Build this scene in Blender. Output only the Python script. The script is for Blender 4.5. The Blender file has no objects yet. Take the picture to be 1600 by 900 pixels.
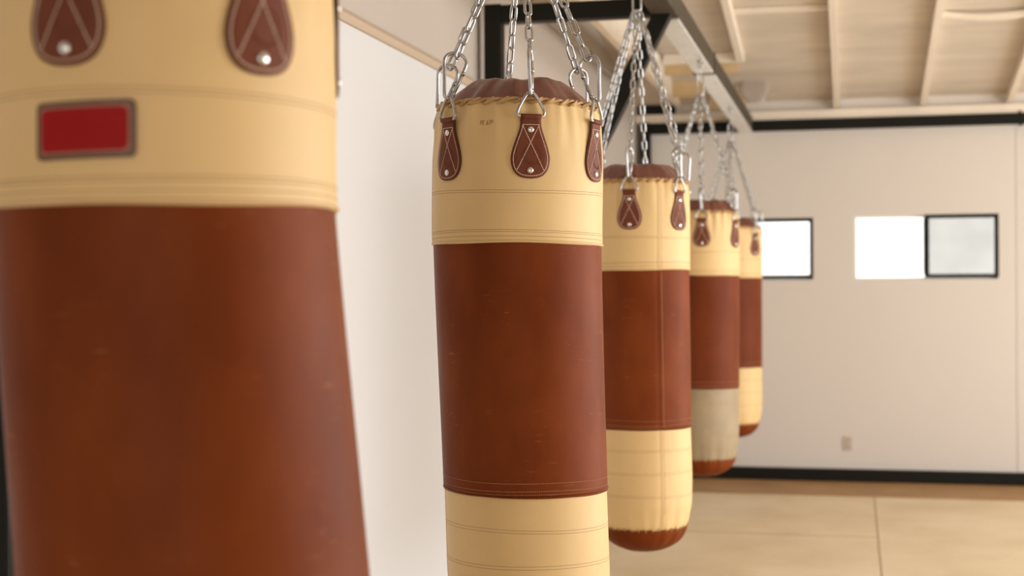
import bpy, bmesh, math, random
from mathutils import Vector, Matrix, noise
random.seed(7)
PI = math.pi
C = bpy.context.scene.collection
sc = bpy.context.scene
R = math.radians

# ------------------------------------------------------------------ camera
H = 1.31                                   # eye height above the floor
cam_d = bpy.data.cameras.new('camera')
cam = bpy.data.objects.new('camera', cam_d); C.objects.link(cam)
cam_d.sensor_width = 36.0
cam_d.lens = 2300 / 1600 * 36.0
cam_d.clip_start = 0.05
cam.matrix_world = (Matrix.Translation((0, 0, H)) @ Matrix.Rotation(R(13.07), 4, 'Z')
                    @ Matrix.Rotation(PI / 2, 4, 'X') @ Matrix.Rotation(R(-0.28), 4, 'Z'))
cam_d.dof.use_dof = True
cam_d.dof.focus_distance = 3.0
cam_d.dof.aperture_fstop = 3.8
sc.camera = cam

# ------------------------------------------------------------------ world, lights, exposure
w = bpy.data.worlds.new('world'); sc.world = w; w.use_nodes = True
bgn = w.node_tree.nodes['Background']
bgn.inputs[0].default_value = (1.0, 0.985, 0.96, 1)
bgn.inputs[1].default_value = 2.2
sc.view_settings.view_transform = 'Standard'
sc.view_settings.look = 'None'
sc.view_settings.gamma = 1
sc.view_settings.use_curve_mapping = False
sc.view_settings.exposure = 0.0

def area(name, loc, rot, sx, sy, power, col):
    d = bpy.data.lights.new(name, 'AREA'); d.shape = 'RECTANGLE'; d.size = sx; d.size_y = sy
    d.energy = power; d.color = col
    o = bpy.data.objects.new(name, d); C.objects.link(o)
    o.location = loc; o.rotation_euler = rot
    return o
# daylight falling through the roll-up door opening of the right wall; unseen rear lamp added as front fill
area('daylight_right_door', (3.86, 5.2, 1.30), (0, PI / 2, 0), 2.4, 7.6, 220, (0.97, 0.99, 1.0))
area('rear_fill_light', (0.6, -4.56, 1.35), (PI / 2, 0, 0), 3.6, 2.5, 14, (0.97, 0.99, 1.0))

# ------------------------------------------------------------------ materials
def mat(name, col, rough=0.6, metal=0.0, var=0.0, vscale=6.0, bump=0.0, bscale=200.0, spec=0.5, coat=0.0, stretch=None, col2=None):
    m = bpy.data.materials.new(name); m.use_nodes = True
    nt = m.node_tree; b = nt.nodes['Principled BSDF']
    b.inputs['Base Color'].default_value = (*col, 1)
    b.inputs['Roughness'].default_value = rough
    b.inputs['Metallic'].default_value = metal
    b.inputs['Specular IOR Level'].default_value = spec
    b.inputs['Coat Weight'].default_value = coat
    b.inputs['Coat Roughness'].default_value = 0.25
    tc = nt.nodes.new('ShaderNodeTexCoord')
    src = tc.outputs['Object']
    if stretch:
        mp = nt.nodes.new('ShaderNodeMapping'); mp.inputs['Scale'].default_value = stretch
        nt.links.new(src, mp.inputs['Vector']); src = mp.outputs['Vector']
    if var > 0 or col2:
        n = nt.nodes.new('ShaderNodeTexNoise'); n.inputs['Scale'].default_value = vscale
        n.inputs['Detail'].default_value = 5; n.inputs['Roughness'].default_value = 0.6
        nt.links.new(src, n.inputs['Vector'])
        cr = nt.nodes.new('ShaderNodeValToRGB')
        cr.color_ramp.elements[0].position = 0.3; cr.color_ramp.elements[1].position = 0.72
        a = col; c2 = col2 if col2 else tuple(min(1, c * (1 + var)) for c in col)
        a = tuple(c * (1 - var) for c in a)
        cr.color_ramp.elements[0].color = (*a, 1); cr.color_ramp.elements[1].color = (*c2, 1)
        nt.links.new(n.outputs['Fac'], cr.inputs['Fac'])
        nt.links.new(cr.outputs['Color'], b.inputs['Base Color'])
    if bump > 0:
        n2 = nt.nodes.new('ShaderNodeTexNoise'); n2.inputs['Scale'].default_value = bscale
        n2.inputs['Detail'].default_value = 3
        nt.links.new(tc.outputs['Object'], n2.inputs['Vector'])
        bp = nt.nodes.new('ShaderNodeBump'); bp.inputs['Strength'].default_value = bump
        bp.inputs['Distance'].default_value = 0.002
        nt.links.new(n2.outputs['Fac'], bp.inputs['Height'])
        nt.links.new(bp.outputs['Normal'], b.inputs['Normal'])
    return m

def leather_brown(name, a, b_, scuff, rough=0.46, spec=.08):
    """oiled leather: two-tone mottling, fine pores and pale scuff marks"""
    m = bpy.data.materials.new(name); m.use_nodes = True
    nt = m.node_tree; N = nt.nodes; L = nt.links; b = N['Principled BSDF']
    tc = N.new('ShaderNodeTexCoord')
    mp = N.new('ShaderNodeMapping'); mp.inputs['Scale'].default_value = (1, 1, 0.6); L.new(tc.outputs['Object'], mp.inputs['Vector'])
    n = N.new('ShaderNodeTexNoise'); n.inputs['Scale'].default_value = 7; n.inputs['Detail'].default_value = 4
    L.new(mp.outputs['Vector'], n.inputs['Vector'])
    cr = N.new('ShaderNodeValToRGB'); cr.color_ramp.elements[0].position = .35; cr.color_ramp.elements[1].position = .68
    cr.color_ramp.elements[0].color = (*a, 1); cr.color_ramp.elements[1].color = (*b_, 1)
    L.new(n.outputs['Fac'], cr.inputs['Fac'])
    m2 = N.new('ShaderNodeMapping'); m2.inputs['Scale'].default_value = (22, 22, 130); L.new(tc.outputs['Object'], m2.inputs['Vector'])
    n2 = N.new('ShaderNodeTexNoise'); n2.inputs['Scale'].default_value = 1; n2.inputs['Detail'].default_value = 6; n2.inputs['Roughness'].default_value = .7
    L.new(m2.outputs['Vector'], n2.inputs['Vector'])
    n3 = N.new('ShaderNodeTexNoise'); n3.inputs['Scale'].default_value = 9; n3.inputs['Detail'].default_value = 2
    L.new(tc.outputs['Object'], n3.inputs['Vector'])
    r2 = N.new('ShaderNodeMapRange'); r2.inputs[1].default_value = .60; r2.inputs[2].default_value = .74; L.new(n2.outputs['Fac'], r2.inputs[0])
    r3 = N.new('ShaderNodeMapRange'); r3.inputs[1].default_value = .50; r3.inputs[2].default_value = .68; L.new(n3.outputs['Fac'], r3.inputs[0])
    mul = N.new('ShaderNodeMath'); mul.operation = 'MULTIPLY'; L.new(r2.outputs[0], mul.inputs[0]); L.new(r3.outputs[0], mul.inputs[1])
    mu2 = N.new('ShaderNodeMath'); mu2.operation = 'MULTIPLY'; mu2.inputs[1].default_value = .8; L.new(mul.outputs[0], mu2.inputs[0])
    mx = N.new('ShaderNodeMix'); mx.data_type = 'RGBA'
    L.new(mu2.outputs[0], mx.inputs[0]); L.new(cr.outputs['Color'], mx.inputs[6]); mx.inputs[7].default_value = (*scuff, 1)
    L.new(mx.outputs[2], b.inputs['Base Color'])
    rr = N.new('ShaderNodeMapRange'); rr.inputs[3].default_value = rough - .04; rr.inputs[4].default_value = rough + .08
    L.new(n3.outputs['Fac'], rr.inputs[0]); L.new(rr.outputs[0], b.inputs['Roughness'])
    b.inputs['Specular IOR Level'].default_value = spec
    n4 = N.new('ShaderNodeTexNoise'); n4.inputs['Scale'].default_value = 260; n4.inputs['Detail'].default_value = 2
    L.new(tc.outputs['Object'], n4.inputs['Vector'])
    bp = N.new('ShaderNodeBump'); bp.inputs['Strength'].default_value = .07; bp.inputs['Distance'].default_value = .002
    L.new(n4.outputs['Fac'], bp.inputs['Height']); L.new(bp.outputs['Normal'], b.inputs['Normal'])
    return m

M = {}
M['brown'] = leather_brown('brown_leather', (0.155, 0.031, 0.006), (0.225, 0.050, 0.010), (0.42, 0.19, 0.09))
M['brown_dark'] = leather_brown('dark_brown_leather', (0.14, 0.030, 0.008), (0.18, 0.041, 0.012), (0.3, 0.14, 0.08))
M['lid'] = leather_brown('lid_leather', (0.17, 0.055, 0.035), (0.22, 0.08, 0.055), (0.35, 0.18, 0.13), .26, .5)
M['cream'] = mat('cream_leather', (0.77, 0.53, 0.25), .5, spec=.3, var=.05, vscale=5, bump=.06, bscale=220)
M['cream_dull'] = mat('dusty_cream_leather', (0.36, 0.27, 0.16), .6, var=.13, vscale=7, bump=.06)
M['cream_edge'] = mat('cream_hem', (0.74, 0.50, 0.25), .5)
M['lace'] = mat('rawhide_lace', (0.52, 0.31, 0.125), .4, var=.15, vscale=40)
M['thread_dark'] = mat('brown_thread', (0.40, 0.23, 0.105), .8)
M['thread_tan'] = mat('tan_thread', (0.55, 0.30, 0.17), .7)
M['thread_light'] = mat('pale_thread', (0.80, 0.62, 0.48), .7)
M['tab'] = leather_brown('strap_leather', (0.165, 0.050, 0.028), (0.21, 0.066, 0.038), (0.3, 0.13, 0.08), .4)
M['tab_edge'] = mat('strap_edge', (0.07, 0.03, 0.02), .6)
M['steel'] = mat('galvanised_steel', (0.52, 0.52, 0.515), .25, 1.0, var=.12, vscale=60)
M['rivet'] = mat('nickel', (0.80, 0.79, 0.76), .22, 1.0)
M['black'] = mat('black_paint', (0.010, 0.009, 0.006), .5, var=.1, spec=.15)
M['rail'] = mat('grey_brown_steel', (0.070, 0.054, 0.036), .65, 0.0, var=.25, vscale=9, spec=.15)
M['track'] = mat('galvanised_track', (0.74, 0.72, 0.68), .4, 0.2, var=.12, vscale=14)
M['wall_left'] = mat('side_wall_painted_falloff', (0.48, 0.415, 0.355), .75, var=.012, vscale=1.2)  # darker than the other walls: light falloff up high is put into the colour
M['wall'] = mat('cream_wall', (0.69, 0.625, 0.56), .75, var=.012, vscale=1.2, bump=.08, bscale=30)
M['wall_brown'] = mat('brown_wall', (0.50, 0.41, 0.32), .8)
M['wall_low'] = mat('white_panel', (0.635, 0.62, 0.615), .7, var=.01, vscale=1.0)
M['trimw'] = mat('tan_trim', (0.50, 0.38, 0.27), .6)
M['ceil'] = mat('ceiling_board', (0.64, 0.55, 0.445), .8, var=.13, vscale=1.6, stretch=(.8, 3, 1))
M['rafter'] = mat('rafter_paint', (0.82, 0.71, 0.58), .7, var=.04)
M['block'] = mat('yellowed_wood', (0.60, 0.42, 0.22), .7, var=.1)
M['vent'] = mat('grey_plate', (0.40, 0.33, 0.27), .7, var=.1, vscale=9)
M['red'] = mat('red_plate', (0.33, 0.004, 0.004), .6, spec=.2)
M['badge'] = mat('badge_border', (0.13, 0.065, 0.035), .5)
M['badge_in'] = mat('badge_margin', (0.38, 0.15, 0.10), .5)
M['ink'] = mat('stamp_ink', (0.36, 0.20, 0.11), .7)
M['outlet'] = mat('ivory_plastic', (0.55, 0.46, 0.38), .4)
M['wframe'] = mat('white_vinyl', (0.85, 0.84, 0.80), .4)
M['gap_shade'] = mat('painted_gap_shade', (0.008, 0.007, 0.005), .9)

def glass(name, tint, mottled):
    m = bpy.data.materials.new(name); m.use_nodes = True
    nt = m.node_tree; N = nt.nodes; L = nt.links
    for n in list(N): N.remove(n)
    out = N.new('ShaderNodeOutputMaterial'); mix = N.new('ShaderNodeMixShader'); mix.inputs[0].default_value = .06
    tr = N.new('ShaderNodeBsdfTransparent'); gl = N.new('ShaderNodeBsdfGlossy'); gl.inputs['Roughness'].default_value = .05
    tr.inputs[0].default_value = (*tint, 1)
    if mottled:
        tc = N.new('ShaderNodeTexCoord'); no = N.new('ShaderNodeTexNoise'); no.inputs['Scale'].default_value = 3
        L.new(tc.outputs['Object'], no.inputs['Vector'])
        cr = N.new('ShaderNodeValToRGB'); cr.color_ramp.elements[0].position = .35; cr.color_ramp.elements[1].position = .65
        cr.color_ramp.elements[0].color = (*[t * .95 for t in tint], 1); cr.color_ramp.elements[1].color = (*[t * 1.05 for t in tint], 1)
        L.new(no.outputs['Fac'], cr.inputs['Fac']); L.new(cr.outputs['Color'], tr.inputs[0])
    L.new(tr.outputs[0], mix.inputs[1]); L.new(gl.outputs[0], mix.inputs[2]); L.new(mix.outputs[0], out.inputs[0])
    return m
M['glass'] = glass('clear_glass', (.95, .95, .94), False)
M['glass_dusty'] = glass('dusty_glass', (.585, .58, .56), True)

# floor: sealed tan sheets with seams, a darker bare strip along the far wall
def floor_mat():
    m = bpy.data.materials.new('floor_sheets'); m.use_nodes = True
    nt = m.node_tree; N = nt.nodes; L = nt.links; b = N['Principled BSDF']
    tc = N.new('ShaderNodeTexCoord')
    mp = N.new('ShaderNodeMapping'); mp.inputs['Scale'].default_value = (1, .8, 1); L.new(tc.outputs['Object'], mp.inputs['Vector'])
    n = N.new('ShaderNodeTexNoise'); n.inputs['Scale'].default_value = 1.7; n.inputs['Detail'].default_value = 7; n.inputs['Roughness'].default_value = .6
    L.new(mp.outputs['Vector'], n.inputs['Vector'])
    cr = N.new('ShaderNodeValToRGB'); cr.color_ramp.elements[0].position = .34; cr.color_ramp.elements[1].position = .68
    cr.color_ramp.elements[0].color = (.66, .50, .29, 1); cr.color_ramp.elements[1].color = (.80, .66, .44, 1)
    L.new(n.outputs['Fac'], cr.inputs['Fac'])
    L.new(cr.outputs['Color'], b.inputs['Base Color'])
    b.inputs['Roughness'].default_value = .38
    b.inputs['Specular IOR Level'].default_value = .35
    return m
M['floor'] = floor_mat()
M['floor_strip'] = mat('bare_floor_strip', (.36, .20, .075), .6, var=.16, vscale=3)
M['seam'] = mat('floor_seam', (.36, .23, .12), .8)

# ------------------------------------------------------------------ mesh helpers
def link(name, bm, m, parent=None, smooth=False):
    me = bpy.data.meshes.new(name); bm.normal_update(); bm.to_mesh(me); bm.free()
    if smooth:
        for p in me.polygons: p.use_smooth = True
    o = bpy.data.objects.new(name, me); C.objects.link(o)
    for x in (m if isinstance(m, (list, tuple)) else [m]): me.materials.append(x)
    if parent: o.parent = parent
    return o

def box(bm, x0, x1, y0, y1, z0, z1, bev=0.0, mtx=None):
    g = bmesh.ops.create_cube(bm, size=1)['verts']
    for v in g:
        v.co = Vector(((x0 + x1) / 2 + v.co.x * (x1 - x0), (y0 + y1) / 2 + v.co.y * (y1 - y0), (z0 + z1) / 2 + v.co.z * (z1 - z0)))
    if bev > 0:
        es = list({e for v in g for e in v.link_edges})
        r = bmesh.ops.bevel(bm, geom=es, offset=bev, segments=2, affect='EDGES', profile=.5)
        g = list({v for v in r['verts']} | {v for v in g if v.is_valid})
    if mtx:
        for v in g: v.co = mtx @ v.co
    return g

def tube(bm, pts, r, seg=8, closed=False, cap=True, up=None):
    """swept circle with parallel transport; r may be a list"""
    pts = [Vector(p) for p in pts]; n = len(pts)
    rs = r if isinstance(r, (list, tuple)) else [r] * n
    T = []
    for i in range(n):
        a = pts[(i - 1) % n] if (closed or i > 0) else pts[i]
        c = pts[(i + 1) % n] if (closed or i < n - 1) else pts[i]
        T.append((c - a).normalized())
    ref = Vector(up) if up else (Vector((0, 0, 1)) if abs(T[0].z) < .9 else Vector((1, 0, 0)))
    u = (ref - T[0] * ref.dot(T[0])).normalized()
    rings = []
    for i in range(n):
        u = u - T[i] * u.dot(T[i]); u.normalize(); v = T[i].cross(u)
        rings.append([bm.verts.new(pts[i] + (u * math.cos(2 * PI * k / seg) + v * math.sin(2 * PI * k / seg)) * rs[i]) for k in range(seg)])
    m = n if closed else n - 1
    for i in range(m):
        a, b = rings[i], rings[(i + 1) % n]
        off = 0
        if closed and i == n - 1:       # undo the twist the transport gathered
            best = min(range(seg), key=lambda s: (b[s].co - a[0].co).length); off = best
        for k in range(seg):
            try: bm.faces.new((a[k], a[(k + 1) % seg], b[(k + 1 + off) % seg], b[(k + off) % seg]))
            except ValueError: pass
    if not closed and cap:
        bm.faces.new(rings[0][::-1]); bm.faces.new(rings[-1])

def lathe(bm, prof, seg=48, loc=(0, 0, 0), mtx=None):
    rings = []
    for r, z in prof:
        if r < 1e-6: rings.append([bm.verts.new((0, 0, z))])
        else: rings.append([bm.verts.new((r * math.cos(2 * PI * k / seg), r * math.sin(2 * PI * k / seg), z)) for k in range(seg)])
    vs = [v for q in rings for v in q]
    for a, b in zip(rings[:-1], rings[1:]):
        for k in range(seg):
            A = a[k % len(a)]; B = a[(k + 1) % len(a)]; D = b[k % len(b)]; E = b[(k + 1) % len(b)]
            f = [A, B, E, D]; f = [x for i, x in enumerate(f) if x not in f[:i]]
            if len(f) >= 3: bm.faces.new(f)
    for v in vs:
        if mtx: v.co = mtx @ v.co
        v.co += Vector(loc)

def empty(name, label, cat, group=None):
    o = bpy.data.objects.new(name, None); C.objects.link(o); o.empty_display_size = .05
    o['label'] = label; o['category'] = cat
    if group: o['group'] = group
    return o
def struct(name, bm, m, label=None):
    o = link(name, bm, m); o['kind'] = 'structure'
    if label: o['label'] = label
    return o

# ------------------------------------------------------------------ room shell
YF, XL, XR, YR = 10.15, -1.46, 3.8, -4.5
TOPF = H + 1.19                        # rafters land here on the far wall
SL = 0.15                              # roof slope, falling to the far wall
def roof(y): return TOPF + SL * (YF - y)

bm = bmesh.new(); box(bm, XL - .2, XR + .2, YR - .2, YF + .2, -.12, 0)
struct('floor', bm, M['floor'])
bm = bmesh.new(); box(bm, XL, XR, YF - .74, YF - .0, 0.0, .003)
struct('trim_1', bm, M['floor_strip'], 'darker bare strip of floor along the far wall')
bm = bmesh.new()
for (x0, x1, y0, y1) in ((.115, .121, -3, YF - .74), (-1.3, .115, 7.90, 7.906), (.121, 2.4, 6.1, 6.105), (-1.3, .115, 5.46, 5.465), (2.55, 2.556, -3, YF - .74)):
    box(bm, x0, x1, y0, y1, 0, .0012)
struct('trim_2', bm, M['seam'], 'thin seams between the floor sheets')

def wall_holes(bm, ax, c0, c1, a0, a1, z0, z1, holes):
    """wall slab; ax 'x' runs along X (thick in Y c0..c1), ax 'y' runs along Y"""
    A = sorted({a0, a1} | {h[0] for h in holes} | {h[1] for h in holes})
    Z = sorted({z0, z1} | {h[2] for h in holes} | {h[3] for h in holes})
    for i in range(len(A) - 1):
        for j in range(len(Z) - 1):
            am, zm = (A[i] + A[i + 1]) / 2, (Z[j] + Z[j + 1]) / 2
            if any(h[0] < am < h[1] and h[2] < zm < h[3] for h in holes): continue
            if ax == 'x': box(bm, A[i], A[i + 1], c0, c1, Z[j], Z[j + 1])
            else: box(bm, c0, c1, A[i], A[i + 1], Z[j], Z[j + 1])
    bmesh.ops.remove_doubles(bm, verts=bm.verts, dist=1e-5)

W1 = (-1.19, -.27, H + .045, H + .462)
W2 = (.008, .926, H + .045, H + .472)
bm = bmesh.new(); wall_holes(bm, 'x', YF, YF + .16, XL - .2, XR + .2, 0, H + 1.6, [W1, W2])
struct('wall_far', bm, M['wall'])
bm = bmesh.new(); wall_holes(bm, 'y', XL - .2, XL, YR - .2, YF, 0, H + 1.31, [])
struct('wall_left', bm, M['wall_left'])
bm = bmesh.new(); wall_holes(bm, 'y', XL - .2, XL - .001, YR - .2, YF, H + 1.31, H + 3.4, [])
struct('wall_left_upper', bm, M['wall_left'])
bm = bmesh.new()
wall_holes(bm, 'y', XR, XR + .2, YR - .2, YF, 0, H + 3.4, [(1.35, 9.05, .05, 2.55)])
struct('wall_right', bm, M['wall'])
bm = bmesh.new(); wall_holes(bm, 'x', YR - .2, YR, XL, XR, 0, H + 3.4, [(-1.25, 2.45, .05, 2.65)])
struct('wall_rear', bm, M['wall_brown'])

# wainscot on the left wall with its sloping cap
bm = bmesh.new(); box(bm, XL, XL + .018, YR, 5.6, 0.09, H + .775)
struct('trim_3', bm, M['wall_low'], 'pale smooth panelling on the left wall')
bm = bmesh.new()
pr = [(XL, H + .775), (XL + .030, H + .775), (XL + .030, H + .800), (XL + .012, H + .822), (XL, H + .822)]
a = [bm.verts.new((x, YR, z)) for x, z in pr]; b = [bm.verts.new((x, 5.6, z)) for x, z in pr]
for k in range(5): bm.faces.new((a[k], a[(k + 1) % 5], b[(k + 1) % 5], b[k]))
bm.faces.new(a); bm.faces.new(b[::-1]); bmesh.ops.recalc_face_normals(bm, faces=bm.faces)
struct('trim_4', bm, M['trimw'], 'tan cap rail along the left wall panelling')

# baseboards
bm = bmesh.new(); box(bm, XL, XR, YF - .05, YF, 0.003, .085, .004)
struct('baseboard_far', bm, M['black'])
bm = bmesh.new(); box(bm, XL, XL + .03, YR, YF - .05, 0, .085, .004)
struct('baseboard_left', bm, M['black'])

# shallow boxed column at the right of the far wall
bm = bmesh.new(); box(bm, 1.04, 1.32, YF - .003, YF, .085, H + 1.05, .003)
struct('trim_5', bm, M['wall'], 'shallow boxed column on the far wall')

# ceiling: sloping boards on rafters, ledger above the far wall
bm = bmesh.new()
y0, y1 = YR - .2, YF + .3
def slab(bm, x0, x1, ya, yb, d0, d1):
    v = [bm.verts.new((x, y, roof(y) + d)) for x in (x0, x1) for y in (ya, yb) for d in (d0, d1)]
    for f in ((0, 1, 3, 2), (4, 6, 7, 5), (0, 4, 5, 1), (2, 3, 7, 6), (0, 2, 6, 4), (1, 5, 7, 3)): bm.faces.new([v[i] for i in f])
slab(bm, XL - .2, XR + .2, y0, YF, .070, .11)
bmesh.ops.recalc_face_normals(bm, faces=bm.faces)
struct('ceiling', bm, M['ceil'])
def rafter(x, wdt=.040, dep=.068, ya=y0, yb=YF - .03, n=3):
    bm = bmesh.new(); slab(bm, x - wdt / 2, x + wdt / 2, ya, yb, .069 - dep, .069)
    bmesh.ops.recalc_face_normals(bm, faces=bm.faces)
    o = link('rafter', bm, M['rafter']); o['kind'] = 'structure'
    return o
for x in (-.665, -.105, .455, 1.0, 1.56, 2.12, 2.68):
    rafter(x, yb=9.0 if x < -.6 else YF - .03)
# blocking between the rafters, some of it sagging
def blocking(x0, x1, y, sag=0., h=.045, name='ceiling_batten'):
    bm = bmesh.new(); n = 8; A = []
    for i in range(n + 1):
        t = i / n; x = x0 + (x1 - x0) * t; z = roof(y) + .069 - sag * math.sin(PI * t)
        A.append([bm.verts.new((x, y - .02, z - h)), bm.verts.new((x, y + .02, z - h)), bm.verts.new((x, y + .02, z)), bm.verts.new((x, y - .02, z))])
    for i in range(n):
        for k in range(4): bm.faces.new((A[i][k], A[i][(k + 1) % 4], A[i + 1][(k + 1) % 4], A[i + 1][k]))
    bm.faces.new(A[0]); bm.faces.new(A[-1][::-1]); bmesh.ops.recalc_face_normals(bm, faces=bm.faces)
    o = link(name, bm, M['rafter']); o['kind'] = 'structure'
blocking(-.645, -.126, 8.25, 0, .03); blocking(.476, 1.01, 8.45, .03, .03); blocking(1.05, 1.58, 8.3, .02, .03)
blocking(-1.13, -.64, 9.03, 0, .06)
# ledger over the far wall
bm = bmesh.new(); box(bm, XL, XR, YF - .05, YF - .001, H + 1.127, H + 1.189, .003)
struct('trim_6', bm, M['rafter'], 'pale ledger board above the far crossbeam')
# joist along the left side and its blocks
bm = bmesh.new(); box(bm, -1.19, -1.15, 4.0, YF - .052, H + 1.235, H + 1.42, .003)
struct('trim_7', bm, M['rafter'], 'pale joist running beside the left wall')
bm = bmesh.new(); box(bm, -1.148, -.69, 9.2, 9.24, H + 1.33, H + 1.40); box(bm, -1.148, -.95, 9.60, 9.64, H + 1.24, H + 1.42)
box(bm, -.93, -.69, 9.9, 9.94, H + 1.19, H + 1.36)
struct('trim_8', bm, M['block'], 'yellowed wood blocks under the roof boards')
bm = bmesh.new(); box(bm, XL, -1.191, YF - .004, YF + .02, H + 1.191, H + 1.55)  # solid plate on the wall; the gap's shade is put into its black colour
struct('trim_9', bm, M['gap_shade'], 'black plate painted as the shade of a gap above the far left corner')
bm = bmesh.new()
tube(bm, [(XL + .02, 3.5, H + 1.30), (XL + .02, 6.8, H + 1.30), (XL + .02, 9.9, H + 1.30)], .014, 8)
for y in (5.0, 6.6, 8.16, 9.4): box(bm, XL, XL + .045, y - .04, y + .04, H + 1.275, H + 1.325, .006)
o = link('wall_conduit', bm, M['vent']); o['label'] = 'thin conduit running high along the left wall'; o['category'] = 'pipe'

# round cover on a board between the rafters, right of the rail
bm = bmesh.new(); box(bm, -.69, -.56, 9.66, 9.70, H + 1.20, H + 1.34, .003)
struct('trim_10', bm, M['ceil'], 'board between rafters behind the round cover')
bm = bmesh.new()
lathe(bm, [(0, .012), (.07, .012), (.088, .008), (.094, .0), (0, .0)], 28, mtx=Matrix.Rotation(PI / 2, 4, 'X'))
bmesh.ops.recalc_face_normals(bm, faces=bm.faces)
o = link('round_cover', bm, M['vent']); o.location = (-.625, 9.66, H + 1.285)
o['label'] = 'round grey-tan cover plate mounted at the ceiling right of the rail'; o['category'] = 'cover plate'

# windows
def window(n, x0, x1, z0, z1, right_glass):
    """sliding window: left leaf in a thin pale frame, right leaf in a dark sash"""
    nm = 'window_%d' % n
    xm = x0 + (x1 - x0) * .505
    bm = bmesh.new(); t = .012
    y0, y1 = YF + .05, YF + .13
    box(bm, x0, x1, y0, y1, z0, z0 + t); box(bm, x0, x1, y0, y1, z1 - t, z1)
    box(bm, x0, x0 + t, y0, y1, z0 + t, z1 - t); box(bm, x1 - t, x1, y0, y1, z0 + t, z1 - t)
    root = struct(nm, bm, M['wframe'])
    bm = bmesh.new(); s = .022; ya, yb = YF - .004, YF + .045
    box(bm, xm - s / 2, x1 + .004, ya, yb, z1 - s, z1 + .002); box(bm, xm - s / 2, x1 + .004, ya, yb, z0 + .012, z0 + .012 + s)
    box(bm, xm - s * .8, xm + s * .8, ya - .002, yb, z0 + .012 + s, z1 - s); box(bm, x1 - s + .002, x1 + .004, ya, yb, z0 + .012 + s, z1 - s)
    link('sash', bm, M['black'], root)
    bm = bmesh.new(); box(bm, xm + s * .8, x1 - s + .002, YF + .018, YF + .024, z0 + .034, z1 - s)
    link('pane', bm, right_glass, root)
    bm = bmesh.new(); box(bm, x0 + t, xm + .01, YF + .09, YF + .096, z0 + t, z1 - t)
    link('pane', bm, M['glass'], root)
    return root
window(1, *W1, M['glass'])
window(2, *W2, M['glass_dusty'])

# outlet
bm = bmesh.new(); box(bm, -.030, .030, -.006, 0, -.048, .048, .002)
o = link('wall_outlet', bm, M['outlet']); o.location = (-.045, YF, .255)
o['label'] = 'small electrical outlet plate low on the far wall'; o['category'] = 'outlet'
for dz in (-.02, .02):
    bm = bmesh.new(); lathe(bm, [(0, .0), (.014, .0), (.015, .002), (0, .0025)], 16, mtx=Matrix.Rotation(PI / 2, 4, 'X'))
    s = link('socket', bm, M['trimw'], o); s.location = (0, -.0055, dz)

# ------------------------------------------------------------------ steel rig that carries the bags
BX0, BX1, BZ0, BZ1 = -.763, -.663, H + 1.06, H + 1.15
rig = empty('steel_rig', 'black and grey steel rig of posts, crossbeams and rail carrying the punching bags', 'steel frame')
rig.location = (-1.40, 5.7, 0)
def part(name, bm, m):
    o = link(name, bm, m, rig); o.matrix_parent_inverse = Matrix.Translation((1.40, -5.7, 0)); return o
bm = bmesh.new(); box(bm, BX0, BX1, -2.0, YF - .07, BZ0, BZ1, .005)
part('rail', bm, M['rail'])
for (ya, yb) in ((5.80, 7.27), (7.335, YF - .005)):
    bm = bmesh.new(); box(bm, BX0 + .004, BX1 - .004, ya, yb, BZ0 - .008, BZ0 + .001, .002)
    part('track_plate', bm, M['track'])
bm = bmesh.new(); box(bm, BX0 - .004, BX1 + .004, 7.28, 7.32, BZ0 - .010, BZ1 + .004, .002)
part('rail_sleeve', bm, M['rail'])
def tubebox(p, q, s, name):
    p, q = Vector(p), Vector(q); d = q - p; Lh = d.length
    m = Matrix.Translation(p) @ d.to_track_quat('Z', 'Y').to_matrix().to_4x4()
    bm = bmesh.new(); box(bm, -s / 2, s / 2, -s / 2, s / 2, 0, Lh, .004, m)
    part(name, bm, M['black'])
PT = .07
for yp in (2.21, 5.72, YF - .035):
    tubebox((XL + .065, yp, .003), (XL + .065, yp, H + 1.13), PT, 'post')
    x1 = BX0 if yp < 9 else XR
    bm = bmesh.new(); box(bm, XL + .10, x1, yp - PT / 2, yp + PT / 2 - .001, H + 1.055, H + 1.125, .004)
    part('crossbeam', bm, M['black'])
    bm = bmesh.new(); box(bm, XL + .005, XL + .125, yp - .06, yp + (.06 if yp < 9 else .034), .0, .012, .002)
    part('foot_plate', bm, M['black'])
for yp in (2.21, 5.72):
    tubebox((XL + .095, yp, H - .18), (BX1 - .05, yp, H + 1.075), .066, 'diagonal_brace')
bm = bmesh.new(); lathe(bm, [(0, -.012), (.011, -.012), (.011, 0), (.005, 0), (.005, .02), (0, .02)], 10, loc=(1.06, YF - .09, H + 1.05))
part('bolt', bm, M['black'])
bm = bmesh.new(); lathe(bm, [(0, -.0), (.009, -.0), (.009, .02), (0, .02)], 10, loc=(1.06, YF - .05, H + 1.12))
part('bolt_head', bm, M['black'])

# ------------------------------------------------------------------ punching bags
def interp(tab, z):
    if z >= tab[0][0]: return tab[0][1]
    for (za, ra), (zb, rb) in zip(tab[:-1], tab[1:]):
        if za >= z >= zb:
            t = (za - z) / (za - zb); t = t * t * (3 - 2 * t) * .5 + t * .5
            return ra + (rb - ra) * t
    return tab[-1][1]
PROF = [(.292, .168), (.275, .1735), (.245, .178), (.18, .1808), (0, .180), (-.25, .1785), (-.516, .1762), (-.68, .177), (-.765, .174), (-.82, .163), (-.85, .151)]

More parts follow.
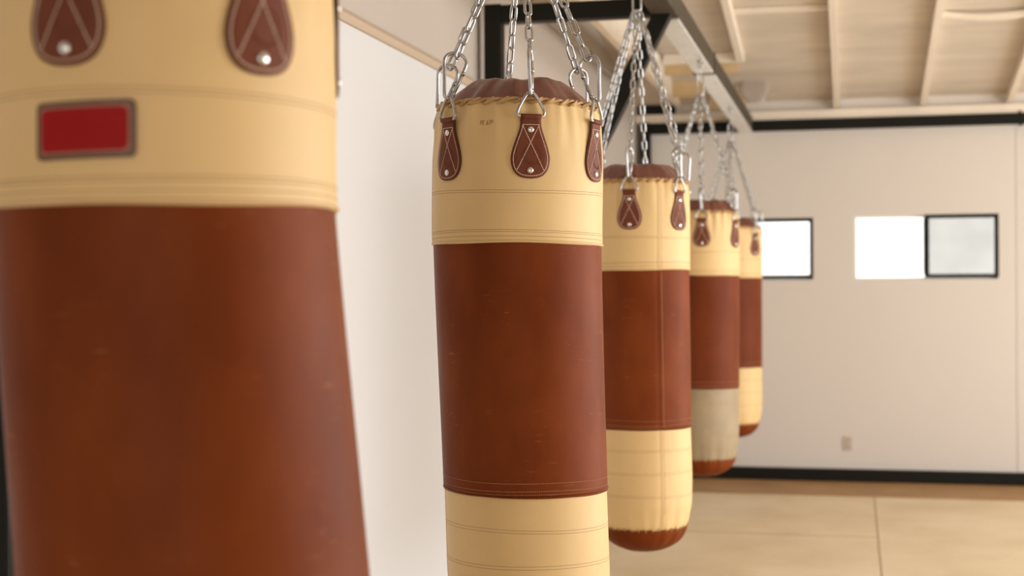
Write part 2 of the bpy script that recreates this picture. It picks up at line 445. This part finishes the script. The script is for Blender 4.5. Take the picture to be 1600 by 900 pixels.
class Bag:
    def __init__(s, scale, seed, seam, prof=PROF, widen=0., fold=.0055, tabz=0.):
        s.sc, s.seed, s.seam, s.prof, s.widen, s.fold = scale, seed, seam, prof, widen, fold
        s.lean = Vector((0, 0, 0))
    def rad(s, a, z):
        r = interp(s.prof, z) * s.sc * (1 + (s.widen * max(0, -z)))
        # gathered folds under the lacing
        if z > .12:
            k = min(1, (z - .12) / .16) ** 1.8
            f = noise.noise((math.cos(a) * 3.1 + s.seed, math.sin(a) * 3.1, z * 1.5)) + .9 * noise.noise((math.cos(a) * 9 + s.seed, math.sin(a) * 9, z * 3))
            r += s.fold * 1.5 * k * f
        if z < -.70:
            k = min(1, (-.70 - z) / .12) ** 1.5
            r += .004 * k * noise.noise((math.cos(a) * 6 + s.seed, math.sin(a) * 6, z * 2))
        r += .0016 * noise.noise((math.cos(a) * 1.3 + s.seed, math.sin(a) * 1.3, z * 3.5))
        # joined edge of the wrap: small step with a raised lip
        if s.seam is not None:
            d = (a - s.seam + PI) % (2 * PI) - PI
            r += .0014 * math.exp(-(d / .022) ** 2) - .0012 * math.exp(-((d + .05) / .03) ** 2)
        return r
    def shift(s, z):
        """the filling has settled: the axis drifts sideways below the upper sleeve"""
        k = max(0., .06 - z); k = k - .05 * (1 - math.exp(-k / .05))
        return s.lean * k
    def pt(s, a, z, off=0.):
        r = s.rad(a, z) + off
        return Vector((r * math.cos(a), r * math.sin(a), z)) + s.shift(z)
    def band(s, name, z1, z0, off, m, parent, nz=40, na=192, wave=0., close_top=True, hem=None):
        """sleeve of leather from z1 down to z0; the hem is folded over"""
        bm = bmesh.new(); rows = []
        for i in range(nz + 1):
            z = z1 + (z0 - z1) * i / nz
            row = []
            for k in range(na):
                a = 2 * PI * k / na
                zz = z
                t = i / nz
                if wave: zz += wave * t ** 6 * math.sin(a * 2 + s.seed) + wave * .5 * t ** 6 * math.sin(a * 5 + s.seed * 2)
                row.append(bm.verts.new(s.pt(a, zz, off)))
            rows.append(row)
        last = []
        for k in range(na):
            a = 2 * PI * k / na; zz = rows[-1][k].co.z
            last.append(bm.verts.new(s.pt(a, zz + .0008, off - .004)))
        rows.append(last)
        for A, B in zip(rows[:-1], rows[1:]):
            for k in range(na): bm.faces.new((A[k], B[k], B[(k + 1) % na], A[(k + 1) % na]))
        o = link(name, bm, m, parent, True)
        return o

def frame_at(a, r, z, tilt=0):
    """local frame on the bag side: x tangent, y up, z outward"""
    n = Vector((math.cos(a), math.sin(a), 0)); t = Vector((-math.sin(a), math.cos(a), 0)); u = Vector((0, 0, 1))
    m = Matrix((t, u, n)).transposed().to_4x4()
    return Matrix.Translation(n * r + Vector((0, 0, z))) @ m

def tab_outline(n=14):
    """teardrop strap: narrow neck above, round belly below (x, z) centred on neck top, metres"""
    pts = []
    # right side from the neck down, then bottom arc
    side = [(.0205, .0), (.0208, -.016), (.0225, -.026), (.0285, -.043), (.0350, -.062), (.0392, -.079), (.0395, -.092), (.0360, -.106), (.0285, -.117), (.0170, -.1235), (.0, -.1255)]
    pts = side + [(-x, z) for x, z in side[-2::-1]]
    # smooth once (Chaikin) except at the neck
    out = [pts[0]]
    for (x0, z0), (x1, z1) in zip(pts[:-1], pts[1:]):
        out += [(x0 * .75 + x1 * .25, z0 * .75 + z1 * .25), (x0 * .25 + x1 * .75, z0 * .25 + z1 * .75)]
    out.append(pts[-1])
    return out

def inset(poly, d):
    cx, cz = 0, -.07
    out = []
    n = len(poly)
    for i, (x, z) in enumerate(poly):
        a = poly[i - 1]; b = poly[(i + 1) % n]
        tx, tz = b[0] - a[0], b[1] - a[1]; l = math.hypot(tx, tz) or 1
        nx, nz = tz / l, -tx / l
        if (cx - x) * nx + (cz - z) * nz < 0: nx, nz = -nx, -nz
        out.append((x + nx * d, z + nz * d))
    return out

def wrap(x, z, r, off):
    """bend flat (x,z) round a cylinder of radius r; +X outward"""
    a = x / r
    return Vector(((r + off) * math.cos(a), (r + off) * math.sin(a), z))

def dash_line(bm, P, r, off, dash=.0028, gap=.0014, wd=.0009):
    """P list of (x,z); lays raised dashes along it, wrapped"""
    L = [0]
    for a, b in zip(P[:-1], P[1:]): L.append(L[-1] + math.dist(a, b))
    def at(s):
        for i in range(len(L) - 1):
            if L[i] <= s <= L[i + 1]:
                t = (s - L[i]) / max(1e-9, L[i + 1] - L[i]); return (P[i][0] + (P[i + 1][0] - P[i][0]) * t, P[i][1] + (P[i + 1][1] - P[i][1]) * t)
        return P[-1]
    s = 0
    while s + dash < L[-1]:
        a, b = at(s), at(s + dash); m = ((a[0] + b[0]) / 2, (a[1] + b[1]) / 2)
        tube(bm, [wrap(*a, r, off - wd * .6), wrap(*m, r, off + wd * .5), wrap(*b, r, off - wd * .6)], wd, 5, up=(1, .1, .1))
        s += dash + gap

ZT = .256      # top of the strap neck, local z (0 = upper edge of the brown band)
def make_tabs(root, bag, angs, detail):
    r = .1815 * bag.sc
    first = None
    for a in angs:
        if first is None:
            pl = tab_outline(); n = len(pl); t = .0050
            bm = bmesh.new()
            # curved teardrop plate: outline fan in strips
            def sheet(off, flip):
                cols = []
                nx = 10
                zs = [0, -.016, -.03, -.045, -.06, -.075, -.09, -.103, -.113, -.120, -.1245]
                return None
            front = [bm.verts.new(wrap(x, ZT + z, r, t)) for x, z in pl]
            back = [bm.verts.new(wrap(x, ZT + z, r, .0003)) for x, z in pl]
            # strips between mirrored points keep the curvature
            def strips(V, off, flip):
                h = n // 2
                prev = None
                for i in range(h):
                    A, B = V[i], V[n - 1 - i]
                    x0, z0 = pl[i]; x1, z1 = pl[n - 1 - i]
                    mids = [bm.verts.new(wrap(x0 + (x1 - x0) * k / 6, ZT + z0 + (z1 - z0) * k / 6, r, off)) for k in range(1, 6)]
                    row = [A] + mids + [B]
                    if prev:
                        for k in range(6):
                            f = (prev[k], prev[k + 1], row[k + 1], row[k])
                            bm.faces.new(f[::-1] if flip else f)
                    prev = row
                if n % 2:
                    c = V[h]
                    for k in range(6):
                        f = (prev[k], prev[k + 1], c); bm.faces.new(f[::-1] if flip else f)
            strips(front, t, False); strips(back, .0003, True)
            ng = len(bm.faces)
            for i in range(n):
                f = bm.faces.new((front[i], back[i], back[(i + 1) % n], front[(i + 1) % n])); f.material_index = 1
            # folded loop round the ring at the neck
            bmesh.ops.recalc_face_normals(bm, faces=bm.faces)
            arc = [(wrap(-.0195, ZT + .004, r, .006) - wrap(0, ZT + .004, r, .006)), ]
            tube(bm, [wrap(x, ZT + .000, r, .0052) for x in (-.0202, -.01, 0, .01, .0202)], .0052, 10)
            tab = link('strap_tab', bm, [M['tab'], M['tab_edge']], root, False)
            me = tab.data
            for p in me.polygons: p.use_smooth = p.material_index == 0
            # stitching
            bm = bmesh.new()
            ins = inset(pl, .0052)
            ins = [(max(-.034, min(.034, x)), min(z, -.0165)) for x, z in ins]
            ins = [p for p in ins if p[1] < -.0166 or abs(p[0]) > .01]
            path = [(-.0165, -.0165)] + [(.0165, -.0165)] + [p for p in ins if p[1] < -.0166] + [(-.0165, -.0165)]
            dash_line(bm, [(x, ZT + z) for x, z in path], r, t)
            dash_line(bm, [(-.0165, ZT - .0175), (.0265, ZT - .108)], r, t)
            dash_line(bm, [(.0165, ZT - .0175), (-.0265, ZT - .108)], r, t)
            st = link('stitching', bm, M['thread_light'], tab, True)
            # embossed round emblem under the stitched cross
            bm = bmesh.new()
            for k in range(34):
                aa = 2 * PI * k / 34
                p = wrap(.004 + .0165 * math.cos(aa), ZT - .078 + .0165 * math.sin(aa), r, t + .0001); q = wrap(.004 + .020 * math.cos(aa), ZT - .078 + .020 * math.sin(aa), r, t + .0001)
                tube(bm, [p, q], .0005, 5)
            tube(bm, [wrap(.004 + .0145 * math.cos(x / 14 * 2 * PI) , ZT - .078 + .0145 * math.sin(x / 14 * 2 * PI), r, t) for x in range(14)], .0005, 5, closed=True)
            em = link('emblem', bm, M['tab'], tab, True)
            rv = []
            for zz in (-.0265, -.1085):
                bm = bmesh.new(); mt = frame_at(0, r + t, ZT + zz)
                lathe(bm, [(.0066, 0), (.0066, .0010), (.0054, .0024), (.003, .0033), (0, .0036)], 16, mtx=mt)
                bmesh.ops.recalc_face_normals(bm, faces=bm.faces)
                rv.append(link('rivet', bm, M['rivet'], tab, True))
            # triangular ring held in the fold, leaning out over the lacing
            bm = bmesh.new()
            P = []
            base = [(-.0225, 0), (.0225, 0)]
            prof2 = [(-.020, -.0005), (0, -.0015), (.020, -.0005), (.0262, .002), (.0275, .008), (.0245, .017), (.0165, .032), (.0100, .0425), (.0055, .0470), (0, .0485),
                     (-.0055, .0470), (-.0100, .0425), (-.0165, .032), (-.0245, .017), (-.0275, .008), (-.0262, .002)]
            for x, z in prof2:
                P.append(Vector((r + .0055 - z * .07, x, ZT + z)))
            tube(bm, P, .0033, 8, closed=True, up=(1, 0, 0))
            rg = link('ring', bm, M['steel'], tab, True)
            kids = [st, em, rg] + rv
            tab.rotation_euler.z = a; first = tab; fk = kids
        else:
            c = first.copy(); C.objects.link(c); c.parent = root; c.rotation_euler.z = a; c.location.z = random.uniform(-.004, .0005)
            for k in fk:
                d = k.copy(); C.objects.link(d); d.parent = c

def ring_pts(bag, z, off, n=96):
    return [bag.pt(2 * PI * k / n, z, off) for k in range(n)]

def make_lacing(root, bag, z, n_twist, off, name='lacing', s=.0031, amp=.0042, m='lace'):
    """two twisted cords round the rim with slanting whip turns over them"""
    bm = bmesh.new(); n = n_twist * 16
    for ph in (0, PI):
        P = []
        for k in range(n):
            a = 2 * PI * k / n; w_ = a * n_twist + ph
            wob = .0018 * noise.noise((math.cos(a) * 6, math.sin(a) * 6, bag.seed))
            b = bag.pt(a, z, off + amp * .55 * math.cos(w_)); b.z += amp * math.sin(w_) + wob * 1.5
            P.append(b)
        tube(bm, P, s, 6, closed=True)
    # whip turns
    nt = n_twist * 2
    for k in range(nt):
        a0 = 2 * PI * (k + .3 * random.random()) / nt; P = []
        for j in range(7):
            t = j / 6; a = a0 - t * 2 * PI / nt * .8
            b = bag.pt(a, z, off + amp * (.2 + .9 * math.sin(PI * t))); b.z -= (t - .5) * amp * 3.2
            P.append(b)
        rs = [s * .6, s * .95, s, s, s, s * .95, s * .6]
        tube(bm, P, rs, 6)
    return link(name, bm, M[m], root, True)

def seam_rings(root, bag, zs, off, m, name='seam_stitching', r=.00065, dashed=False, a0=None, a1=None):
    bm = bmesh.new()
    for z in zs:
        if dashed:
            n = int(2 * PI * .18 / .0045)
            for k in range(n):
                a = 2 * PI * k / n; b = a + 2 * PI / n * .62
                zz = z + .0012 * math.sin(3 * a + bag.seed)
                tube(bm, [bag.pt(a, zz, off), bag.pt((a + b) / 2, zz, off + .0004), bag.pt(b, zz, off)], r, 4, up=(0, 0, 1))
        else:
            P = []
            n = 120
            for k in range(n):
                a = 2 * PI * k / n; P.append(bag.pt(a, z + .0015 * math.sin(2 * a + bag.seed + z * 30), off))
            tube(bm, P, r, 5, closed=True)
    return link(name, bm, m, root, True)

def make_bag(label, X, Y, zb, phi, tilt, scale=1.0, seed=1., seam_phi=None, apex=.80, widen=0., stretch_top=0., dull=False,
             brown='brown', badge=False, stamp=False, strand_label=None, ntwist=17, detail=True, tabgap=0., apex_dx=0., lean=0., lidk=2.05, yaws={}, dphi={}):
    base = math.atan2(-Y, -X)
    seam = None if seam_phi is None else base + R(seam_phi)
    bag = Bag(scale, seed, seam, widen=widen)
    root = empty('punching_bag', label, 'punching bag', 'heavy leather punching bags hanging in a row')
    right = Vector((-math.sin(base), math.cos(base), 0))
    bag.lean = right * math.tan(R(lean))
    zax = (Vector((0, 0, 1)) - right * math.tan(R(tilt))).normalized()
    q = Vector((0, 0, 1)).rotation_difference(zax).to_matrix().to_4x4()
    P0 = Vector((X, Y, H + zb))
    bot = -.930
    root.matrix_world = Matrix.Translation(P0 + zax * bot) @ q
    inner = Matrix.Translation((0, 0, -bot))
    before = set(bpy.data.objects)
    zr = .292
    # upper cream sleeve, brown middle sleeve, lower cream sleeve
    bag.band('brown_band', .02, -.516, .0, M[brown], root, 44, wave=.0015)
    o = bag.band('upper_band', zr, 0, .0026, M['cream'], root, 36, wave=.0015)
    lo = bag.band('lower_band', -.50, -.855, -.0022, M['cream_dull' if dull else 'cream'], root, 30)
    # hems: thicker folded edges
    seam_rings(root, bag, (.0035,), .0030, M['cream_edge'], 'hem', r=.0022)
    seam_rings(root, bag, (-.5135,), .0002, M[brown], 'hem', r=.0020)
    # stitching rows
    st = M['thread_tan']
    seam_rings(root, bag, (.104, .109, .0225, .0135, .0265), .0024, M['thread_dark'], 'seam_stitching', r=.0006)
    seam_rings(root, bag, (-.486, -.502, -.509), .0004, st, 'seam_stitching', r=.00055, dashed=True)
    seam_rings(root, bag, (-.582, -.588, -.655, -.661, -.730, -.736), -.0024, M['thread_dark'], 'seam_stitching', r=.0006)
    # lid: puffed disc gathered under the lacing
    bm = bmesh.new(); na, nr = 96, 16; rows = []
    for i in range(nr + 1):
        t = i / nr
        row = []
        for k in range(na):
            a = 2 * PI * k / na
            rr = bag.rad(a, zr) + .001
            r_ = rr * (1 - t)
            u = t
            z = zr - .008 + .064 * (1 - (1 - min(1, u * lidk)) ** 1.55)
            wr = noise.noise((math.cos(a) * 3 + seed, math.sin(a) * 3, t * 3)) * .010 * math.sin(PI * min(1, t * 1.2)) * (1 - t * .5) * .8
            wr += .003 * math.sin(a * 11 + 2 * math.sin(a * 2)) * math.exp(-((t - .18) / .16) ** 2)
            row.append((r_ * math.cos(a), r_ * math.sin(a), z + wr))
        rows.append(row)
    V = [[bm.verts.new(p) for p in row] for row in rows[:-1]]
    c = bm.verts.new((0, 0, rows[-1][0][2]))
    for A, B in zip(V[:-1], V[1:]):
        for k in range(na): bm.faces.new((A[k], A[(k + 1) % na], B[(k + 1) % na], B[k]))
    for k in range(na): bm.faces.new((V[-1][k], V[-1][(k + 1) % na], c))
    link('lid', bm, M['lid'], root, True)
    make_lacing(root, bag, zr - .002, ntwist, .0045)
    # bottom cap: shallow brown dome
    bm = bmesh.new(); rows = []; nr = 14
    for i in range(nr + 1):
        t = i / nr; row = []
        for k in range(na):
            a = 2 * PI * k / na
            rr = bag.rad(a, -.842) + .0012
            r_ = rr * math.cos(t * PI / 2) ** .85
            wv = .004 * noise.noise((math.cos(a) * 4 + seed, math.sin(a) * 4, 0)) * (1 - t)
            sh_ = bag.shift(-.842 - .083 * t)
            row.append((r_ * math.cos(a) + sh_.x, r_ * math.sin(a) + sh_.y, -.842 + wv - (.930 - .842) * math.sin(t * PI / 2) ** 1.15 + .0012 * math.sin(a * 24) * (1 - t) ** 4))
        rows.append(row)
    V = [[bm.verts.new(p) for p in row] for row in rows[:-1]]
    c = bm.verts.new(Vector((0, 0, -.930)) + bag.shift(-.930))
    for A, B in zip(V[:-1], V[1:]):
        for k in range(na): bm.faces.new((A[k], B[k], B[(k + 1) % na], A[(k + 1) % na]))
    for k in range(na): bm.faces.new((V[-1][k], c, V[-1][(k + 1) % na]))
    link('bottom_cap', bm, M['brown'], root, True)
    bm = bmesh.new()
    for k in range(40):
        a = 2 * PI * k / 40
        tube(bm, [bag.pt(a, -.835, .000), bag.pt(a + .03, -.842, .0025), bag.pt(a + .05, -.848, .001)], .0014, 5)
    link('bottom_lacing', bm, M['lace'], root, True)
    if seam is not None:       # stitched closing seam down the side
        for (za, zb_, off) in ((.265, .008, .0024), (-.006, -.510, -.0002), (-.520, -.790, -.0024)):
            bm = bmesh.new(); n = int((za - zb_) / .012)
            tube(bm, [bag.pt(seam + .035, za + (zb_ - za) * k / n, off) for k in range(n + 1)], .0007, 5)
            link('side_seam', bm, M['thread_dark'], root, True)
    angs = [base + R(phi + 60 * k + dphi.get(k, 0)) for k in range(6)]
    make_tabs(root, bag, angs, detail)
    if badge:
        # red plate with a brown border, on the bag side
        def plate(name, hw, hh, cr, t0, t1, m, parent, aC, zc, rot=0.):
            bm = bmesh.new(); r0 = .1835 * scale; Ft, Fb, Bt, Bb = [], [], [], []
            xs = [-hw + cr * (1 - math.cos(j / 5 * PI / 2)) for j in range(6)]
            xs += [-hw + cr + (2 * hw - 2 * cr) * k / 10 for k in range(1, 10)] + [-x for x in xs[::-1]]
            for x in xs:
                e = max(0, abs(x) - (hw - cr)); z = hh - cr + math.sqrt(max(0, cr * cr - e * e))
                for (L1, zz, t) in ((Ft, z, t1), (Fb, -z, t1), (Bt, z, t0), (Bb, -z, t0)):
                    v = wrap(x, zc + zz + x * rot, r0, t); L1.append(bm.verts.new(Matrix.Rotation(aC, 4, 'Z') @ v))
            for k in range(len(xs) - 1):
                bm.faces.new((Ft[k], Fb[k], Fb[k + 1], Ft[k + 1])); bm.faces.new((Bt[k], Bt[k + 1], Bb[k + 1], Bb[k]))
                bm.faces.new((Ft[k], Ft[k + 1], Bt[k + 1], Bt[k])); bm.faces.new((Fb[k], Bb[k], Bb[k + 1], Fb[k + 1]))
            bm.faces.new((Ft[0], Bt[0], Bb[0], Fb[0])); bm.faces.new((Ft[-1], Fb[-1], Bb[-1], Bt[-1]))
            bmesh.ops.recalc_face_normals(bm, faces=bm.faces)
            return link(name, bm, m, parent)
        aC = base + R(-24.0); zc = .0700
        bd = plate('badge', .0505, .0275, .006, -.008, .0030, M['badge'], root, aC, zc, .026)
        plate('badge_margin', .0452, .0225, .005, -.006, .0036, M['badge_in'], bd, aC, zc, .026)
        plate('badge_field', .0436, .0205, .006, -.006, .0042, M['red'], bd, aC, zc, .026)
    if stamp:
        # small faded ink stamp under the lacing, worn past reading
        bm = bmesh.new(); aC = base + R(-21.3); zc = .2445; r0 = bag.rad(aC, zc) + .0027
        def bar(x0, z0, x1, z1):
            P = []
            for k in range(4):
                x = x0 + (x1 - x0) * k / 3; z = z0 + (z1 - z0) * k / 3; a = aC + x / r0
                P.append(bag.pt(a, zc + z, .0028))
            tube(bm, P, .00055, 4)
        hgt = .0085
        glyphs = ['|-|', 'T', '.', '|', 'A', 'T', 'b']
        x = -.0135
        for (w_, segs) in ((.0042, ((0, 0, 0, 1), (1, 0, 1, 1), (0, .5, 1, .5), (0, 1, 1, 1))), (.0040, ((.3, 0, .3, 1), (0, 1, 1, 1))), (.0018, ((.5, 0, .5, .1),)),
                           (.0045, ((0, 0, .5, 1), (1, 0, .5, 1), (.2, .35, .8, .35), (0, 0, 1, 0))), (.0040, ((.5, 0, .5, 1), (0, 1, 1, 1), (.3, 0, .9, 0))),
                           (.0042, ((0, .1, 0, 1), (0, 1, 1, .95), (0, .5, 1, .5), (1, .5, 1, .95)))):
            for sg in segs: bar(x + sg[0] * w_, (sg[1] - .5) * hgt, x + sg[2] * w_, (sg[3] - .5) * hgt)
            x += w_ + .0012
        link('size_stamp', bm, M['ink'], root)
    for o in set(bpy.data.objects) - before:
        if o.parent == root: o.matrix_parent_inverse = inner
    # -------- chain harness
    hz = empty('chain_harness', strand_label, 'chain', 'steel chain harnesses of the punching bags')
    A = P0 + zax * apex
    hz.matrix_world = Matrix.Translation(A) @ q
    rt = .1815 * scale + .0055 - .0030 + .0010
    CL = .098
    sh = [(.000, -.0025), (.004, -.0080), (.013, -.0100), (.03, -.0128), (.06, -.0190), (.078, -.0225), (.090, -.0190), (.0975, -.008), (.0985, .004), (.0945, .0150), (.083, .0225), (.06, .0190), (.03, .0115), (.012, .0080), (.003, .0060)]
    rnd = random.Random(seed)
    for k, an_ in enumerate(angs):
        rad = Vector((math.cos(an_), math.sin(an_), 0)); e3 = Vector((-math.sin(an_), math.cos(an_), 0))
        p = rad * rt + Vector((0, 0, ZT + .0455 - apex))
        top = rad * .012 + right * apex_dx + Vector((0, 0, -.004))
        d0 = (top - p).normalized()
        e1 = (d0 * .55 + Vector((0, 0, 1)) * .45).normalized()
        yaw = yaws.get(k, rnd.uniform(-.35, .35))
        e3c = (e3 * math.cos(yaw) + rad * math.sin(yaw)); e3c = (e3c - e1 * e3c.dot(e1)).normalized()
        e2 = e3c.cross(e1)
        if e2.dot(rad) < 0: e2 = -e2
        bm = bmesh.new()
        P = [p + e1 * (x - .003) + e2 * (-y * 1.08) for x, y in sh]
        Q = []
        for i in range(len(P)):
            a, b = P[i], P[(i + 1) % len(P)]; Q += [a * .75 + b * .25, a * .25 + b * .75]
        tube(bm, Q, .0038, 8, closed=True, up=tuple(e3c))
        cb = link('carabiner', bm, M['steel'], hz, True)
        bm = bmesh.new()
        for g, h in ((P[11], P[12]), (P[13], P[12])):
            u_ = (h - g).normalized(); tube(bm, [g - u_ * .003, g + u_ * .004], .0046, 8)
        tube(bm, [P[11], P[13]], .0040, 8)
        link('gate', bm, M['steel'], cb, True)
        q0 = p + e1 * (CL - .012)
        dv = top - q0; Ls = dv.length; e1 = dv.normalized()
        e3s = (e3 - e1 * e3.dot(e1)).normalized(); e2s = e3s.cross(e1)
        pitch = .0317; ll, lw, lr = .0410, .0205, .0031
        n = max(1, int(round(Ls / pitch))); pit = Ls / n; ll = pit + 2 * lr * .98 + lr * .6
        bm = bmesh.new(); tw = rnd.uniform(0, 1.6)
        for i in range(n):
            c = q0 + e1 * (pit * (i + .5))
            an = tw + (PI / 2 if i % 2 else 0) + rnd.uniform(-.2, .2)
            u = e2s * math.cos(an) + e3s * math.sin(an)
            P = []; hr = lw / 2 - lr; hl = ll / 2 - lw / 2
            for kk in range(16):
                t = 2 * PI * (kk + .5) / 16; cx, cy = math.cos(t), math.sin(t)
                P.append(c + e1 * (cx * hr + (hl if cx > 0 else -hl)) + u * (cy * hr))
            tube(bm, P, lr, 7, closed=True, up=tuple(e1.cross(u)))
        link('chain_strand', bm, M['steel'], hz, True)
    # gathering ring, long top carabiner, eye bolt up to the rail
    bm = bmesh.new(); tube(bm, [Vector((.014 * math.cos(t * PI / 8), .014 * math.sin(t * PI / 8), .0)) + right * apex_dx for t in range(16)], .0035, 8, closed=True)
    link('gathering_ring', bm, M['steel'], hz, True)
    qi = q.to_3x3().inverted(); upv = qi @ Vector((0, 0, 1))
    gap = BZ0 - .009 - A.z + .008
    def long_link(bm, z0, z1, wd, rr, ax):
        P = []; hr = wd / 2 - rr; c = (z0 + z1) / 2; hl = (z1 - z0) / 2 - wd / 2
        for k in range(20):
            t = 2 * PI * (k + .5) / 20; zz = c + math.cos(t) * hr + (hl if math.cos(t) > 0 else -hl); xx = math.sin(t) * hr
            P.append(upv * zz + (rv * xx) + right * apex_dx)
        tube(bm, P, rr, 8, closed=True)
    rl = qi @ right; nl = qi @ Vector((math.cos(base), math.sin(base), 0))
    bm = bmesh.new(); rv = rl; zt = min(gap - .03, .105) if gap > .06 else gap - .012
    long_link(bm, -.008, zt, .034, .0035, 0)
    link('top_carabiner', bm, M['steel'], hz, True)
    if gap - zt > .045:
        bm = bmesh.new(); n = max(1, round((gap - .02 - zt) / .03)); st_ = (gap - .02 - zt) / n
        for i in range(n):
            rv = nl if i % 2 == 0 else rl
            long_link(bm, zt - .008 + st_ * i, zt + st_ * (i + 1) + .002, .020, .0028, 0)
        link('top_chain', bm, M['steel'], hz, True)
    bm = bmesh.new()
    E = upv * (gap - .026) + right * apex_dx
    tube(bm, [E + rl * (.013 * math.cos(t * PI / 7)) + upv * (.013 * math.sin(t * PI / 7)) for t in range(14)], .0032, 8, closed=True)
    tube(bm, [E + upv * .013, E + upv * .0185], .0045, 8)
    lathe(bm, [(0, 0), (.016, 0), (.016, .004), (0, .004)], 12, loc=E + upv * .0145)
    link('eye_bolt', bm, M['steel'], hz, True)
    return root

make_bag('nearest and largest leather punching bag, out of focus, wearing the red rectangular badge', -.717, 1.449, .082, -29.5, 0, .995, 1.3, None, .80,
         widen=.11, lean=4.6, badge=True, strand_label='chain harness above the nearest bag with the red badge')
make_bag('sharp cream and brown leather punching bag with six clear chains, second from the camera', -.701, 3.069,   .09, 8, -.8, .99, 4.1, -86, .71,
         lean=2.6, apex_dx=.004, stamp=True, yaws={0: .3, 1: .1, 5: .4}, dphi={1: -6}, strand_label='sharply focused silver chain harness of the bag second from the camera')
make_bag('leather punching bag with a vertical side seam, third from the camera, its round base showing', -.699, 4.868, .055, -9, 0, .94, 8.7, 24, .865,
         lean=.9, lidk=2.5, strand_label='silver chain harness in front of the black diagonal brace, third from the camera')
make_bag('soft-focus punching bag with a dusty greyed lower band, fourth from the camera', -.690, 6.863, .052, 1, 0, .975, 12.2, None, .84, dull=True,
         lean=.1, lidk=2.9, brown='brown_dark', strand_label='blurred chain harness of the bag fourth from the camera')
make_bag('smallest and farthest punching bag, hanging beside the bright left window', -.697, 8.667, .051, -10, 0, .98, 17.9, None, .80,
         lean=.4, lidk=2.9, brown='brown_dark', strand_label='farthest chain harness, hanging nearest the far black crossbeam')
